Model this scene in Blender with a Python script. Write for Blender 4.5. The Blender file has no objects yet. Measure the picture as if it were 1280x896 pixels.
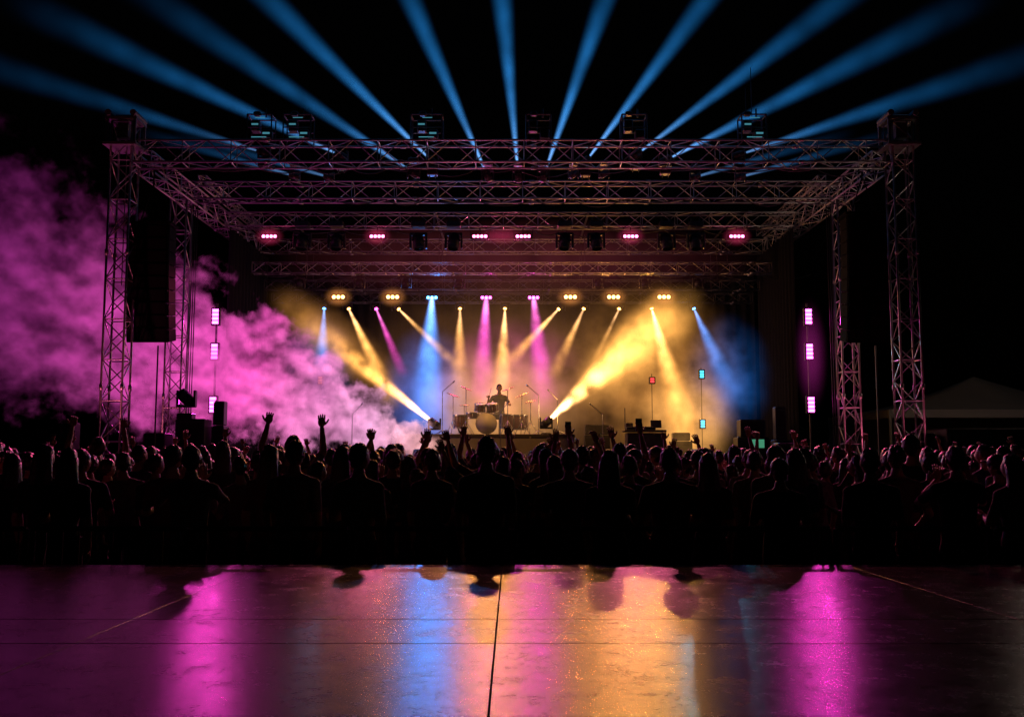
import bpy, bmesh, math, random
from mathutils import Vector, Matrix, Quaternion, noise as mnoise
random.seed(7)
S = bpy.context.scene
COL = S.collection
try:
    S.view_settings.view_transform='Standard'; S.view_settings.look='None'; S.view_settings.exposure=0
except Exception: pass

# ------------------------------------------------------------------ helpers
def link(o): COL.objects.link(o); return o
def empty(name, loc=(0,0,0)):
    e=bpy.data.objects.new(name,None); e.empty_display_size=.2; e.location=loc; return link(e)
class MB:
    def __init__(s): s.v=[]; s.f=[]; s.m=[]; s.cur=0; s.sm=[]; s.smooth=False
    def add(s,vs,fs):
        o=len(s.v); s.v+= [tuple(v) for v in vs]
        for f in fs: s.f.append(tuple(i+o for i in f)); s.m.append(s.cur); s.sm.append(s.smooth)
    def box(s,c,d,rot=None):
        c=Vector(c); vs=[]
        for z in(-.5,.5):
            for x,y in((-.5,-.5),(.5,-.5),(.5,.5),(-.5,.5)):
                p=Vector((x*d[0],y*d[1],z*d[2]))
                if rot is not None: p=rot@p
                vs.append(c+p)
        s.add(vs,[(3,2,1,0),(4,5,6,7),(0,1,5,4),(1,2,6,5),(2,3,7,6),(3,0,4,7)])
    def bbox(s,c,d,b=.01,rot=None):
        c=Vector(c); hx,hy,hz=d[0]/2,d[1]/2,d[2]/2; rings=[]
        for z,i in((-hz,b),(-hz+b,0),(hz-b,0),(hz,b)):
            x=hx-i;y=hy-i
            rings.append([(-x+b,-y,z),(x-b,-y,z),(x,-y+b,z),(x,y-b,z),(x-b,y,z),(-x+b,y,z),(-x,y-b,z),(-x,-y+b,z)])
        vs=[];
        for r in rings:
            for p in r:
                p=Vector(p)
                if rot is not None:p=rot@p
                vs.append(c+p)
        fs=[tuple(reversed(range(8))),tuple(range(24,32))]
        for k in range(3):
            for i in range(8):
                a=k*8+i;bb=k*8+(i+1)%8; fs.append((a,bb,bb+8,a+8))
        s.add(vs,fs)
    def tube(s,p,q,r,r2=None,n=6,cap=True):
        p=Vector(p);q=Vector(q); r2=r if r2 is None else r2
        d=(q-p)
        if d.length<1e-6:return
        d.normalize(); a=d.orthogonal().normalized(); b=d.cross(a)
        vs=[]
        for c,rr in((p,r),(q,r2)):
            for i in range(n):
                t=2*math.pi*i/n; vs.append(c+a*math.cos(t)*rr+b*math.sin(t)*rr)
        fs=[(i,(i+1)%n,n+(i+1)%n,n+i) for i in range(n)]
        if cap: fs+= [tuple(reversed(range(n))),tuple(range(n,2*n))]
        s.add(vs,fs)
    def ell(s,c,r,nu=12,nv=8,rot=None,fn=None):
        c=Vector(c);vs=[Vector((0,0,-1))]
        for j in range(1,nv):
            ph=-math.pi/2+math.pi*j/nv
            for i in range(nu):
                t=2*math.pi*i/nu; vs.append(Vector((math.cos(ph)*math.cos(t),math.cos(ph)*math.sin(t),math.sin(ph))))
        vs.append(Vector((0,0,1))); out=[]
        for u in vs:
            p=Vector((u.x*r[0],u.y*r[1],u.z*r[2]))
            if fn: p=fn(u,p)
            if rot is not None:p=rot@p
            out.append(c+p)
        fs=[(0,1+(i+1)%nu,1+i) for i in range(nu)]
        for j in range(nv-2):
            for i in range(nu):
                a=1+j*nu+i;b=1+j*nu+(i+1)%nu; fs.append((a,b,b+nu,a+nu))
        l=len(vs)-1;o=1+(nv-2)*nu
        fs+=[(o+i,o+(i+1)%nu,l) for i in range(nu)]
        s.add(out,fs)
    def caps(s,p,q,r,r2):
        s.tube(p,q,r,r2,n=12); s.ell(p,(r,r,r)); s.ell(q,(r2,r2,r2))
    def loft(s,secs,n=16):
        vs=[]
        for (z,rx,ry,ox,oy) in secs:
            for i in range(n):
                t=2*math.pi*i/n; vs.append((ox+rx*math.cos(t),oy+ry*math.sin(t),z))
        fs=[tuple(reversed(range(n)))]
        k=len(secs)
        for j in range(k-1):
            for i in range(n):
                a=j*n+i;b=j*n+(i+1)%n; fs.append((a,b,b+n,a+n))
        fs.append(tuple(range((k-1)*n,k*n)))
        s.add(vs,fs)
    def mesh(s,name,mats):
        me=bpy.data.meshes.new(name); me.from_pydata(s.v,[],s.f)
        for m in mats: me.materials.append(m)
        me.polygons.foreach_set('material_index',s.m)
        me.polygons.foreach_set('use_smooth',s.sm); me.update(); return me
    def obj(s,name,mats,parent=None,loc=None):
        o=bpy.data.objects.new(name,s.mesh(name,mats)); link(o)
        if parent: o.parent=parent
        if loc: o.location=loc
        return o
def inst(name,me,parent=None,loc=(0,0,0),rot=None,scale=None):
    o=bpy.data.objects.new(name,me); link(o); o.location=loc
    if rot is not None:
        if isinstance(rot,Quaternion): o.rotation_mode='QUATERNION'; o.rotation_quaternion=rot
        else: o.rotation_euler=rot
    if scale is not None:o.scale=scale
    if parent:o.parent=parent
    return o

# ------------------------------------------------------------------ material helpers
def newmat(name):
    m=bpy.data.materials.new(name); m.use_nodes=True; nt=m.node_tree; nt.nodes.clear()
    out=nt.nodes.new('ShaderNodeOutputMaterial'); return m,nt,out
def MT(nt,op,a,b=None,c=None,clamp=False):
    n=nt.nodes.new('ShaderNodeMath'); n.operation=op; n.use_clamp=clamp
    for i,x in enumerate((a,b,c)):
        if x is None: continue
        if isinstance(x,(int,float)): n.inputs[i].default_value=x
        else: nt.links.new(x,n.inputs[i])
    return n.outputs[0]
def VM(nt,op,a,b=None):
    n=nt.nodes.new('ShaderNodeVectorMath'); n.operation=op
    for i,x in enumerate((a,b)):
        if x is None: continue
        if isinstance(x,(tuple,Vector)): n.inputs[i].default_value=tuple(x)
        elif isinstance(x,(int,float)): n.inputs['Scale'].default_value=x
        else: nt.links.new(x,n.inputs[i] if not (op=='SCALE' and i==1) else n.inputs['Scale'])
    return n.outputs['Value'] if op in('LENGTH','DOT_PRODUCT') else n.outputs[0]
def NOI(nt,vec,scale,detail=4,rough=.55,dist=0):
    n=nt.nodes.new('ShaderNodeTexNoise'); n.inputs['Scale'].default_value=scale
    n.inputs['Detail'].default_value=detail; n.inputs['Roughness'].default_value=rough; n.inputs['Distortion'].default_value=dist
    if vec is not None: nt.links.new(vec,n.inputs['Vector'])
    return n.outputs['Fac']
def MIX(nt,f,a,b):
    n=nt.nodes.new('ShaderNodeMix'); n.data_type='RGBA'
    for k,x in ((0,f),(6,a),(7,b)):
        if isinstance(x,(int,float)): n.inputs[k].default_value=x
        elif isinstance(x,tuple): n.inputs[k].default_value=(*x[:3],1)
        else: nt.links.new(x,n.inputs[k])
    return n.outputs[2]
def pbr(name,col,rough=.6,metal=0,var=.3,scale=6,bump=0.0,spec=.5):
    m,nt,out=newmat(name); b=nt.nodes.new('ShaderNodeBsdfPrincipled')
    tc=nt.nodes.new('ShaderNodeTexCoord')
    n=NOI(nt,tc.outputs['Object'],scale,3)
    dark=tuple(c*(1-var) for c in col); lite=tuple(min(1,c*(1+var)) for c in col)
    nt.links.new(MIX(nt,n,dark,lite),b.inputs['Base Color'])
    b.inputs['Metallic'].default_value=metal
    nt.links.new(MT(nt,'MULTIPLY_ADD',n,.2,rough-.1),b.inputs['Roughness'])
    b.inputs['Specular IOR Level'].default_value=spec
    if bump:
        bp=nt.nodes.new('ShaderNodeBump'); bp.inputs['Strength'].default_value=bump; bp.inputs['Distance'].default_value=.02
        nt.links.new(n,bp.inputs['Height']); nt.links.new(bp.outputs[0],b.inputs['Normal'])
    nt.links.new(b.outputs[0],out.inputs['Surface']); return m
def emit(name,col,st):
    m,nt,out=newmat(name); e=nt.nodes.new('ShaderNodeEmission')
    e.inputs[0].default_value=(*col,1); e.inputs[1].default_value=st
    nt.links.new(e.outputs[0],out.inputs['Surface']); return m
def steprate(m,v):
    try: m.cycles.volume_step_rate=v
    except Exception: print('no step rate')
def glow_only(o):
    # glowing air neither absorbs nor scatters, so it casts no shadow: skip it for shadow rays (same image, faster)
    o.visible_shadow=False

ALU=pbr('aluminium',(.50,.48,.49),.40,.85,.25,9)
BLK=pbr('black_housing',(.025,.025,.028),.45,0,.3,8)
PAB=pbr('speaker_paint',(.008,.008,.008),.95,0,.3,8,0,.08)
BLK2=pbr('black_fabric',(.010,.010,.012),.95,0,.4,3,.3,.1)
STEEL=pbr('dark_steel',(.10,.10,.11),.45,.6,.3,8)
WOOD=pbr('deck_ply',(.07,.06,.055),.5,0,.3,2)
CHROME=pbr('chrome',(.5,.5,.5),.3,1,.1,8)
BRASS=pbr('cymbal_brass',(.55,.38,.16),.4,1,.2,12)
DRUMH=pbr('drum_head',(.6,.58,.54),.5,0,.1,5)
SHELL=pbr('drum_shell',(.10,.03,.03),.25,0,.2,5)

COLS={'blue':(.05,.28,1.),'cyan':(.05,.65,1.),'beam':(.015,.27,.80),'yel':(1.,.42,.075),'mag':(1.,.05,.58),'pink':(1.,.10,.28),'rose':(1.,.15,.30),'amber':(1.,.36,.09),'red':(1.,.05,.06),'orange':(1.,.22,.05),'grn':(.2,1,.3)}

# ------------------------------------------------------------------ world
w=bpy.data.worlds.new('World'); S.world=w; w.use_nodes=True
nt=w.node_tree; nt.nodes.clear()
wo=nt.nodes.new('ShaderNodeOutputWorld'); bg=nt.nodes.new('ShaderNodeBackground'); sk=nt.nodes.new('ShaderNodeTexSky')
sk.sky_type='NISHITA'; sk.sun_disc=False; sk.sun_elevation=math.radians(-4); sk.sun_rotation=math.radians(150)
bg.inputs[1].default_value=.014
nt.links.new(sk.outputs[0],bg.inputs[0]); nt.links.new(bg.outputs[0],wo.inputs[0])

# ------------------------------------------------------------------ camera
H=1.65
cam=bpy.data.cameras.new('camera'); cam.lens=35; cam.sensor_width=36; cam.clip_end=3000; cam.clip_start=.05
co=link(bpy.data.objects.new('camera',cam)); co.location=(0,0,H); co.rotation_euler=(math.radians(90+5.83),0,0); S.camera=co

# ------------------------------------------------------------------ ground & platform
gm=MB(); gm.add([(-600,-600,0),(600,-600,0),(600,900,0),(-600,900,0)],[(0,1,2,3)])
gm.obj('ground',[pbr('trampled_ground',(.04,.038,.03),.9,0,.5,1.5,.4)])

def floor_mat():
    m,nt,out=newmat('sealed_deck'); b=nt.nodes.new('ShaderNodeBsdfPrincipled')
    g=nt.nodes.new('ShaderNodeNewGeometry'); P=g.outputs['Position']
    n1=NOI(nt,P,1.1,5,.6); n2=NOI(nt,P,40,5,.75); n3=NOI(nt,P,170,2,.7); n4=NOI(nt,P,6,7,.78)
    c=MIX(nt,n1,(.060,.032,.028),(.14,.080,.066)); c=MIX(nt,MT(nt,'MULTIPLY',n2,.6),c,(.03,.02,.018))
    nt.links.new(c,b.inputs['Base Color'])
    r=MT(nt,'ADD',MT(nt,'MULTIPLY',MT(nt,'SUBTRACT',n4,.5),.40),MT(nt,'MULTIPLY_ADD',n2,.22,.12))
    nt.links.new(MT(nt,'MAXIMUM',r,.11),b.inputs['Roughness'])
    b.inputs['IOR'].default_value=1.5
    sp=MT(nt,'MULTIPLY',MT(nt,'SUBTRACT',MT(nt,'MULTIPLY_ADD',n4,.4,MT(nt,'MULTIPLY',n2,.7)),.54),7,clamp=True)
    nt.links.new(MT(nt,'MULTIPLY_ADD',sp,-.36,.66),b.inputs['Specular IOR Level'])
    h=MT(nt,'ADD',MT(nt,'MULTIPLY',n2,.45),MT(nt,'MULTIPLY',n3,.45))
    bp=nt.nodes.new('ShaderNodeBump'); bp.inputs['Strength'].default_value=.26; bp.inputs['Distance'].default_value=.004
    nt.links.new(h,bp.inputs['Height']); nt.links.new(bp.outputs[0],b.inputs['Normal'])
    nt.links.new(b.outputs[0],out.inputs['Surface']); return m
FM=floor_mat()
plat=empty('deck_platform')
xs=[-14,-10.2,-6.0,-1.8,-.07,2.4,6.2,10.2,14]; ys=[-4,-.5,2.05,4.2,4.83,7.3]
pm=MB()
for i in range(len(xs)-1):
    for j in range(len(ys)-1):
        a=xs[i]+(.0035 if abs(xs[i]+.07)<.01 else .002); b=xs[i+1]-(.0035 if abs(xs[i+1]+.07)<.01 else .002)
        pm.bbox(((a+b)/2,(ys[j]+ys[j+1])/2,.875),(b-a,ys[j+1]-ys[j]-.012,.05),.0008)
pm.obj('deck_panels',[FM],plat)
pm=MB()
pm.box((0,1.65,.80),(27.9,11.2,.08))
for x in range(-13,14,2):
    for y in (-3,0,3,6.9): pm.box((x,y,.38),(.08,.08,.76))
pm.box((0,7.26,.45),(27.9,.02,.6))
pm.obj('platform_frame',[BLK2],plat)

# ------------------------------------------------------------------ truss
def truss(name,p0,p1,w=.5,h=.5,seg=.5,r=.025,rd=.012,parent=None,up=(0,0,1),mat=ALU):
    p0=Vector(p0);p1=Vector(p1); d=(p1-p0); L=d.length; d.normalize(); u=Vector(up); sd=d.cross(u).normalized(); u=sd.cross(d).normalized()
    m=MB(); m.smooth=True
    cs=[sd*w/2*a+u*h/2*b for a,b in((-1,-1),(1,-1),(1,1),(-1,1))]
    for c in cs: m.tube(p0+c,p1+c,r,n=8)
    n=max(2,round(L/seg)); 
    for f in range(4):
        a=cs[f];b=cs[(f+1)%4]
        for k in range(n):
            q0=p0+d*(L*k/n);q1=p0+d*(L*(k+1)/n)
            if (k+f)%2: m.tube(q0+a,q1+b,rd,n=5,cap=False)
            else: m.tube(q0+b,q1+a,rd,n=5,cap=False)
            if k%2==0: m.tube(q0+a,q0+b,rd,n=5,cap=False)
        m.tube(p1+a,p1+b,rd,n=5,cap=False)
    k=1
    while k*3<L:
        q=p0+d*(k*3)
        for c in cs: m.tube(q+c-d*.06,q+c+d*.06,r*1.6,n=8)
        k+=1
    return m.obj(name,[mat],parent)
TZ=8.55
truss('lighting_truss',(-8.5,22,TZ),(8.5,22,TZ),.5,.5,.55,.026,.013)
truss('lighting_truss',(-8.5,25.2,8.55),(8.5,25.2,8.55),.45,.45,.55,.026,.013)
truss('lighting_truss',(-8.2,28.1,8.5),(8.2,28.1,8.5),.4,.4,.5,.022,.012)
truss('lighting_truss',(-8.2,31.6,8.5),(8.2,31.6,8.5),.4,.4,.5,.022,.012)
truss('lighting_truss',(-7.8,29.6,7.4),(7.8,29.6,7.4),.32,.32,.4,.02,.010)
truss('lighting_truss',(-7.8,31.1,7.15),(7.8,31.1,7.15),.3,.3,.4,.02,.010,mat=STEEL)
truss('lighting_truss',(-7.8,32.1,6.9),(7.8,32.1,6.9),.3,.3,.4,.02,.010,mat=STEEL)
for sx in(-1,1):
    truss('side_truss',(sx*8.5,22.3,8.5),(sx*8.3,31.6,8.5),.42,.45,.5,.024,.013)
    truss('side_truss',(sx*8.1,25.4,8.95),(sx*8.0,31.6,8.95),.2,.2,.4,.018,.009)
ch=empty('hoist_chain')
m=MB()
for x in(-6.5,-2.2,2.2,6.5):
    for y,z in((29.6,7.5),(31.1,7.3),(32.1,7.0)):
        m.tube((x,y,z),(x,y,8.45),.012,n=5)
for x in(-6.5,-2.2,2.2,6.5): m.tube((x,28.1,8.72),(x,32.2,8.72),.03,n=6)
m.obj('chains',[STEEL],ch)
cb=empty('power_cable'); m=MB(); m.smooth=True
for y,z0,xa,xb in((22.28,8.30,-8.3,8.3),(25.0,8.30,-8.2,8.2),(28.3,8.28,-8,8),(29.45,7.2,-7.5,7.5)):
    x=xa; 
    while x<xb:
        L=random.uniform(.8,1.7); sag=random.uniform(.05,.22); pr=None
        for k in range(7):
            t=k/6; p=Vector((x+L*t,y,z0-sag*4*t*(1-t)))
            if pr is not None: m.tube(pr,p,.014,n=5,cap=False)
            pr=p
        x+=L
for sx in(-1,1):
    for k in range(3): m.tube((sx*(8.3-k*.05),25.45,8.3),(sx*(8.35-k*.06),25.5,.2),.014,n=5)
m.obj('cables',[BLK],cb)

def tower(x,y,h,w,head=False):
    e=empty('truss_tower',(x,y,0))
    truss('mast',(0,0,.25),(0,0,h),w,w,.45,.027,.014,parent=e,up=(0,1,0))
    m=MB(); m.box((0,0,.14),(w+.7,w+.7,.08))
    for a in(-1,1):
        m.tube((a*(w/2+.3),-.3,.1),(a*w/2,0,1.3),.025); m.tube((a*(w/2+.3),.3,.1),(a*w/2,0,1.3),.025)
    m.obj('base',[STEEL],e)
    if head:
        m=MB(); m.box((0,0,h+.05),(w+.25,w+.18,.05)); m.box((0,0,h-.55),(w+.28,w+.28,.06))
        for a in(-1,1):
            for b in(-1,1): m.box((a*(w/2+.08),b*(w/2+.06),h-.25),(.06,.06,.6))
            m.tube((a*.28,-.36,h+.16),(a*.28,.36,h+.16),.07,n=12)
        m.tube((-.3,0,h+.12),(.3,0,h+.12),.1,n=12); m.box((0,-.1,h-.2),(.25,.2,.35))
        m.tube((.12,-.2,h),(.12,-.2,5.5),.012)
        m.obj('head_block',[pbr('galvanised_steel',(.28,.27,.28),.5,.5,.3,7)],e)
    return e
for sx in(-1,1):
    tower(sx*8.78,22,9.25,.46,True)
    tower(sx*8.55,25.2,8.4,.42)
    tower(sx*8.3,31.5,8.3,.36)

# ------------------------------------------------------------------ stage deck, drapes
m=MB(); m.bbox((0,29,1.44),(16,9,.12),.02)
st=empty('stage_deck'); m.obj('deck',[WOOD],st)
m=MB(); 
for x in range(-8,9,2):
    for y in(24.6,28,31,33.3): m.tube((x*.98,y,0),(x*.98,y,1.38),.04)
m.box((0,24.6,.7),(15.8,.02,1.3)); m.obj('skirt_and_legs',[BLK2],st)
def drape(name,p,q,z0,z1,amp=.07,wl=.35):
    p=Vector(p);q=Vector(q);L=(q-p).length;n=int(L/.07);d=(q-p)/n;nn=Vector((-d.y,d.x,0)).normalized(); vs=[];fs=[]
    for i in range(n+1):
        o=nn*amp*math.sin(i*.07/wl*2*math.pi+1.3*math.sin(i*.05)); b=p+d*i
        vs+= [(b.x+o.x*1.3,b.y+o.y*1.3,z0),(b.x+o.x,b.y+o.y,z1)]
        if i<n: fs.append((2*i,2*i+2,2*i+3,2*i+1))
    m=MB(); m.smooth=True; m.add(vs,fs); return m.obj(name,[BLK2])
drape('backdrop_curtain',(-8.2,33.4,0),(8.2,33.4,0),1.5,8.2)
drape('wing_curtain',(-8.0,32,0),(-8.0,27.8,0),1.5,8.2)
drape('wing_curtain',(8.0,27.8,0),(8.0,32,0),1.5,8.2)

rs=empty('drum_riser'); m=MB()
for x in(-2.0,.5):
    m.bbox((x-.0,28.7,2.32),(2.46,2.6,.09),.01)
m.obj('riser_top',[WOOD],rs)
m=MB(); m.box((-.75,27.43,1.89),(4.9,.03,.76)); m.box((-3.2,28.7,1.89),(.03,2.5,.76)); m.box((1.7,28.7,1.89),(.03,2.5,.76))
for x in (-3.18,-2.0,-.75,.5,1.68): m.box((x,27.40,1.9),(.05,.03,.8))
m.obj('riser_skirt',[pbr('riser_skirt',(.26,.23,.2),.6,0,.3,4)],rs)

# ------------------------------------------------------------------ drum kit
dk=empty('drum_kit',(-.62,28.4,2.365))
m=MB(); m.smooth=True
def drum(m,c,ax,r,l):
    c=Vector(c);ax=Vector(ax).normalized()
    m.cur=0; m.tube(c-ax*l/2,c+ax*l/2,r,n=28,cap=False)
    for s_ in(-1,1):
        m.cur=1; m.tube(c+ax*s_*(l/2-.02),c+ax*s_*(l/2+.012),r+.012,n=28,cap=False)
        m.cur=2; m.tube(c+ax*s_*(l/2-.004),c+ax*s_*(l/2),r,n=28)
    m.cur=1
    a=ax.orthogonal().normalized();b=ax.cross(a)
    for i in range(8):
        t=i*math.pi/4; o=(a*math.cos(t)+b*math.sin(t))*(r+.015); m.tube(c+o-ax*l/2,c+o+ax*l/2,.006,n=5)
drum(m,(-.1,-.35,.31),(0,1,0),.30,.42)
drum(m,(-.28,-.30,.76),(.1,-.25,1),.15,.2); drum(m,(.06,-.30,.76),(-.1,-.25,1),.16,.22)
drum(m,(.50,.05,.38),(0,0,1),.21,.38); drum(m,(.85,.1,.36),(0,0,1),.22,.4)
drum(m,(-.5,.0,.55),(0,0,1),.18,.15); drum(m,(-.85,.1,.38),(0,0,1),.2,.36)
m.cur=1
def stand(m,x,y,h,r=.012):
    m.tube((x,y,.3),(x,y,h),r)
    for a in range(3):
        t=a*2.09+.4; m.tube((x,y,.4),(x+.25*math.cos(t),y+.25*math.sin(t),.01),.009)
for x,y,h,r,tx in((-1.05,-.2,1.12,.20,.35),(-.68,-.3,1.3,.18,.4),(.5,-.35,1.28,.2,-.35),(.9,-.2,1.12,.22,-.4),(-.75,.15,.85,.16,0),(1.15,.0,.95,.18,-.25)):
    stand(m,x,y,h); m.cur=3
    rot=Matrix.Rotation(tx,3,'Y')@Matrix.Rotation(.12,3,'X')
    m.ell((x,y,h),(r,r,.014),24,6,rot); m.cur=1
m.cur=1
for x in(-.5,.55): m.tube((x*.2-.1,-.3,.55),(x*.45-.1,-.3,.72),.012)
m.obj('drums_and_cymbals',[SHELL,CHROME,DRUMH,BRASS],dk)
m=MB(); m.smooth=True; m.ell((.25,.5,.5),(.17,.17,.05)); m.tube((.25,.5,.02),(.25,.5,.48),.02); m.obj('drum_throne',[BLK],dk)

def micstand(x,y,z,h,bx):
    m=MB(); m.tube((0,0,0),(0,0,h),.011); m.tube((0,0,h),(bx,-.1,h+.25),.009)
    m.tube((bx,-.1,h+.25),(bx*1.15,-.13,h+.29),.022,.014,n=8)
    for a in range(3):
        t=a*2.09; m.tube((0,0,.12),(.3*math.cos(t),.3*math.sin(t),.01),.009)
    m.obj('microphone_stand',[CHROME],None,(x,y,z))
for a in((-1.95,27.9,2.365,1.2,.3),(.75,28,2.365,1.1,-.3),(-4.2,26.2,1.5,1.35,.25),(2.4,26.4,1.5,1.35,-.3),(-.3,26,1.5,1.4,.2),(1.3,28.4,2.365,1.0,-.25)): micstand(*a)

# ------------------------------------------------------------------ people
SKIN=pbr('skin',(.36,.21,.15),.55,0,.12,14)
HAIR=pbr('hair',(.03,.02,.016),.42,0,.5,30,.5,.7)
PANTS=pbr('denim',(.03,.035,.06),.85,0,.4,20)
SHOE=pbr('shoe_leather',(.03,.03,.03),.5)
def shirtmat():
    m,nt,out=newmat('shirt_cotton'); b=nt.nodes.new('ShaderNodeBsdfPrincipled'); oi=nt.nodes.new('ShaderNodeObjectInfo')
    cr=nt.nodes.new('ShaderNodeValToRGB'); cr.color_ramp.interpolation='CONSTANT'
    cols=[(.02,.02,.025),(.08,.02,.02),(.12,.12,.12),(.03,.05,.10),(.015,.015,.015),(.10,.07,.05),(.03,.05,.03),(.18,.17,.16),(.03,.03,.04)]
    el=cr.color_ramp.elements
    while len(el)<len(cols): el.new(.5)
    for i,c in enumerate(cols): el[i].position=i/len(cols); el[i].color=(*c,1)
    nt.links.new(oi.outputs['Random'],cr.inputs[0]); nt.links.new(cr.outputs[0],b.inputs['Base Color']); b.inputs['Roughness'].default_value=.85
    tc=nt.nodes.new('ShaderNodeTexCoord'); n=NOI(nt,tc.outputs['Object'],9,3,.6,1.2)
    bp=nt.nodes.new('ShaderNodeBump'); bp.inputs['Strength'].default_value=.6; bp.inputs['Distance'].default_value=.03
    nt.links.new(n,bp.inputs['Height']); nt.links.new(bp.outputs[0],b.inputs['Normal'])
    nt.links.new(b.outputs[0],out.inputs['Surface']); return m
SHIRT=shirtmat()
PM=[SHIRT,PANTS,SKIN,HAIR,SHOE,BLK]
def headgeo(m,c,yaw=0,tilt=0,hair='short',seed=0):
    R=Matrix.Rotation(yaw,3,'Z')@Matrix.Rotation(tilt,3,'X'); c=Vector(c)
    def face(u,p):
        q=p.copy()
        if u.z<0: k=1+.28*u.z; q.x*=k; q.y= q.y*(1+.12*u.z)+.012*(-u.z)
        if u.y>.9 and -.35<u.z<.2: q.y+=.022*max(0,1-abs(u.x)*5)
        if u.y>.75 and .05<u.z<.3 and .2<abs(u.x)<.55: q.y-=.008
        if u.y<-.6 and u.z<-.2: q.y+=.015
        return q
    m.smooth=True; m.cur=2
    m.ell(c,(.076,.096,.118),24,18,R,face)
    for s_ in(-1,1):
        m.ell(c+R@Vector((s_*.078,-.005,-.005)),(.012,.02,.032),8,6,R)
        m.cur=3; m.ell(c+R@Vector((s_*.03,.088,.015)),(.010,.006,.005),6,4,R); m.cur=2
    m.ell(c+R@Vector((0,.108,-.022)),(.011,.014,.02),8,6,R)
    m.cur=0; m.ell(c+R@Vector((0,.092,-.062)),(.022,.007,.006),8,4,R); m.cur=2
    m.cur=3
    def hr(u,p):
        n=mnoise.noise(Vector((u.x*3+seed*3.1,u.y*3,u.z*3)))*.014+mnoise.noise(Vector((u.x*9+seed,u.y*9,u.z*9)))*.010
        q=p*(1+n/.1)
        lim=.15 if u.y>.1 else -.35
        if hair=='long': lim=.2 if u.y>.35 else -3
        if u.z<lim: q*= .86
        if u.y>.3: q.y-=.02*max(0,1-u.z)
        return q
    if hair in('short','long','cap','bun'): m.ell(c+R@Vector((0,-.008,.012)),(.084,.103,.120),30,24,R,hr)
    if hair=='long':
        secs=[]
        for i,(z,rx,ry,oy) in enumerate([(.04,.088,.075,-.03),(-.04,.092,.07,-.045),(-.12,.10,.06,-.055),(-.20,.108,.052,-.065),(-.29,.10,.045,-.075),(-.37,.06,.025,-.08)]):
            secs.append((z,rx,ry,0,oy))
        o=len(m.v); m.loft(secs,20)
        for k in range(o,len(m.v)):
            v=Vector(m.v[k]); nn=mnoise.noise(v*18+Vector((seed,0,0)))*.014
            v.x*=1+nn*6; v.y+=nn; m.v[k]=tuple(c+Matrix.Rotation(yaw*.5,3,'Z')@v)
    if hair=='bun': m.ell(c+R@Vector((0,-.10,.06)),(.040,.042,.038),12,8,R)
    if hair=='cap':
        m.cur=5; m.ell(c+R@Vector((0,-.004,.04)),(.090,.110,.090),20,12,R)
        m.ell(c+R@Vector((0,.12,.055)),(.07,.075,.010),14,6,R)
    m.smooth=False
def hand(m,wr,direc,palmn,curl=.3,side=1):
    m.cur=2; m.smooth=True
    wr=Vector(wr); d=Vector(direc).normalized(); n=Vector(palmn); n=(n-d*n.dot(d)).normalized(); s_=d.cross(n)*side
    R=Matrix((s_,n,d)).transposed()
    m.ell(wr+d*.045,(.040,.016,.055),12,8,R)
    for i,(off,l) in enumerate(((-.030,.062),(-.010,.074),(.010,.070),(.029,.055))):
        b=wr+d*.085+s_*off; a1=d*math.cos(curl)+n*math.sin(curl)+s_*off*2.5; a1.normalize()
        a2=d*math.cos(curl*2.2)+n*math.sin(curl*2.2)+s_*off*2.5; a2.normalize()
        m.tube(b-d*.01,b+a1*l*.5,.0095,.0085,n=6); m.tube(b+a1*l*.5,b+a1*l*.5+a2*l*.55,.0085,.006,n=6)
    b=wr+d*.02-s_*.03; a=(d*.7-s_*.7+n*.2).normalized(); m.tube(b,b+a*.04,.013,.011,n=6); m.tube(b+a*.04,b+a*.04+(a+d*.6).normalized()*.032,.011,.008,n=6)
    m.smooth=False
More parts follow.
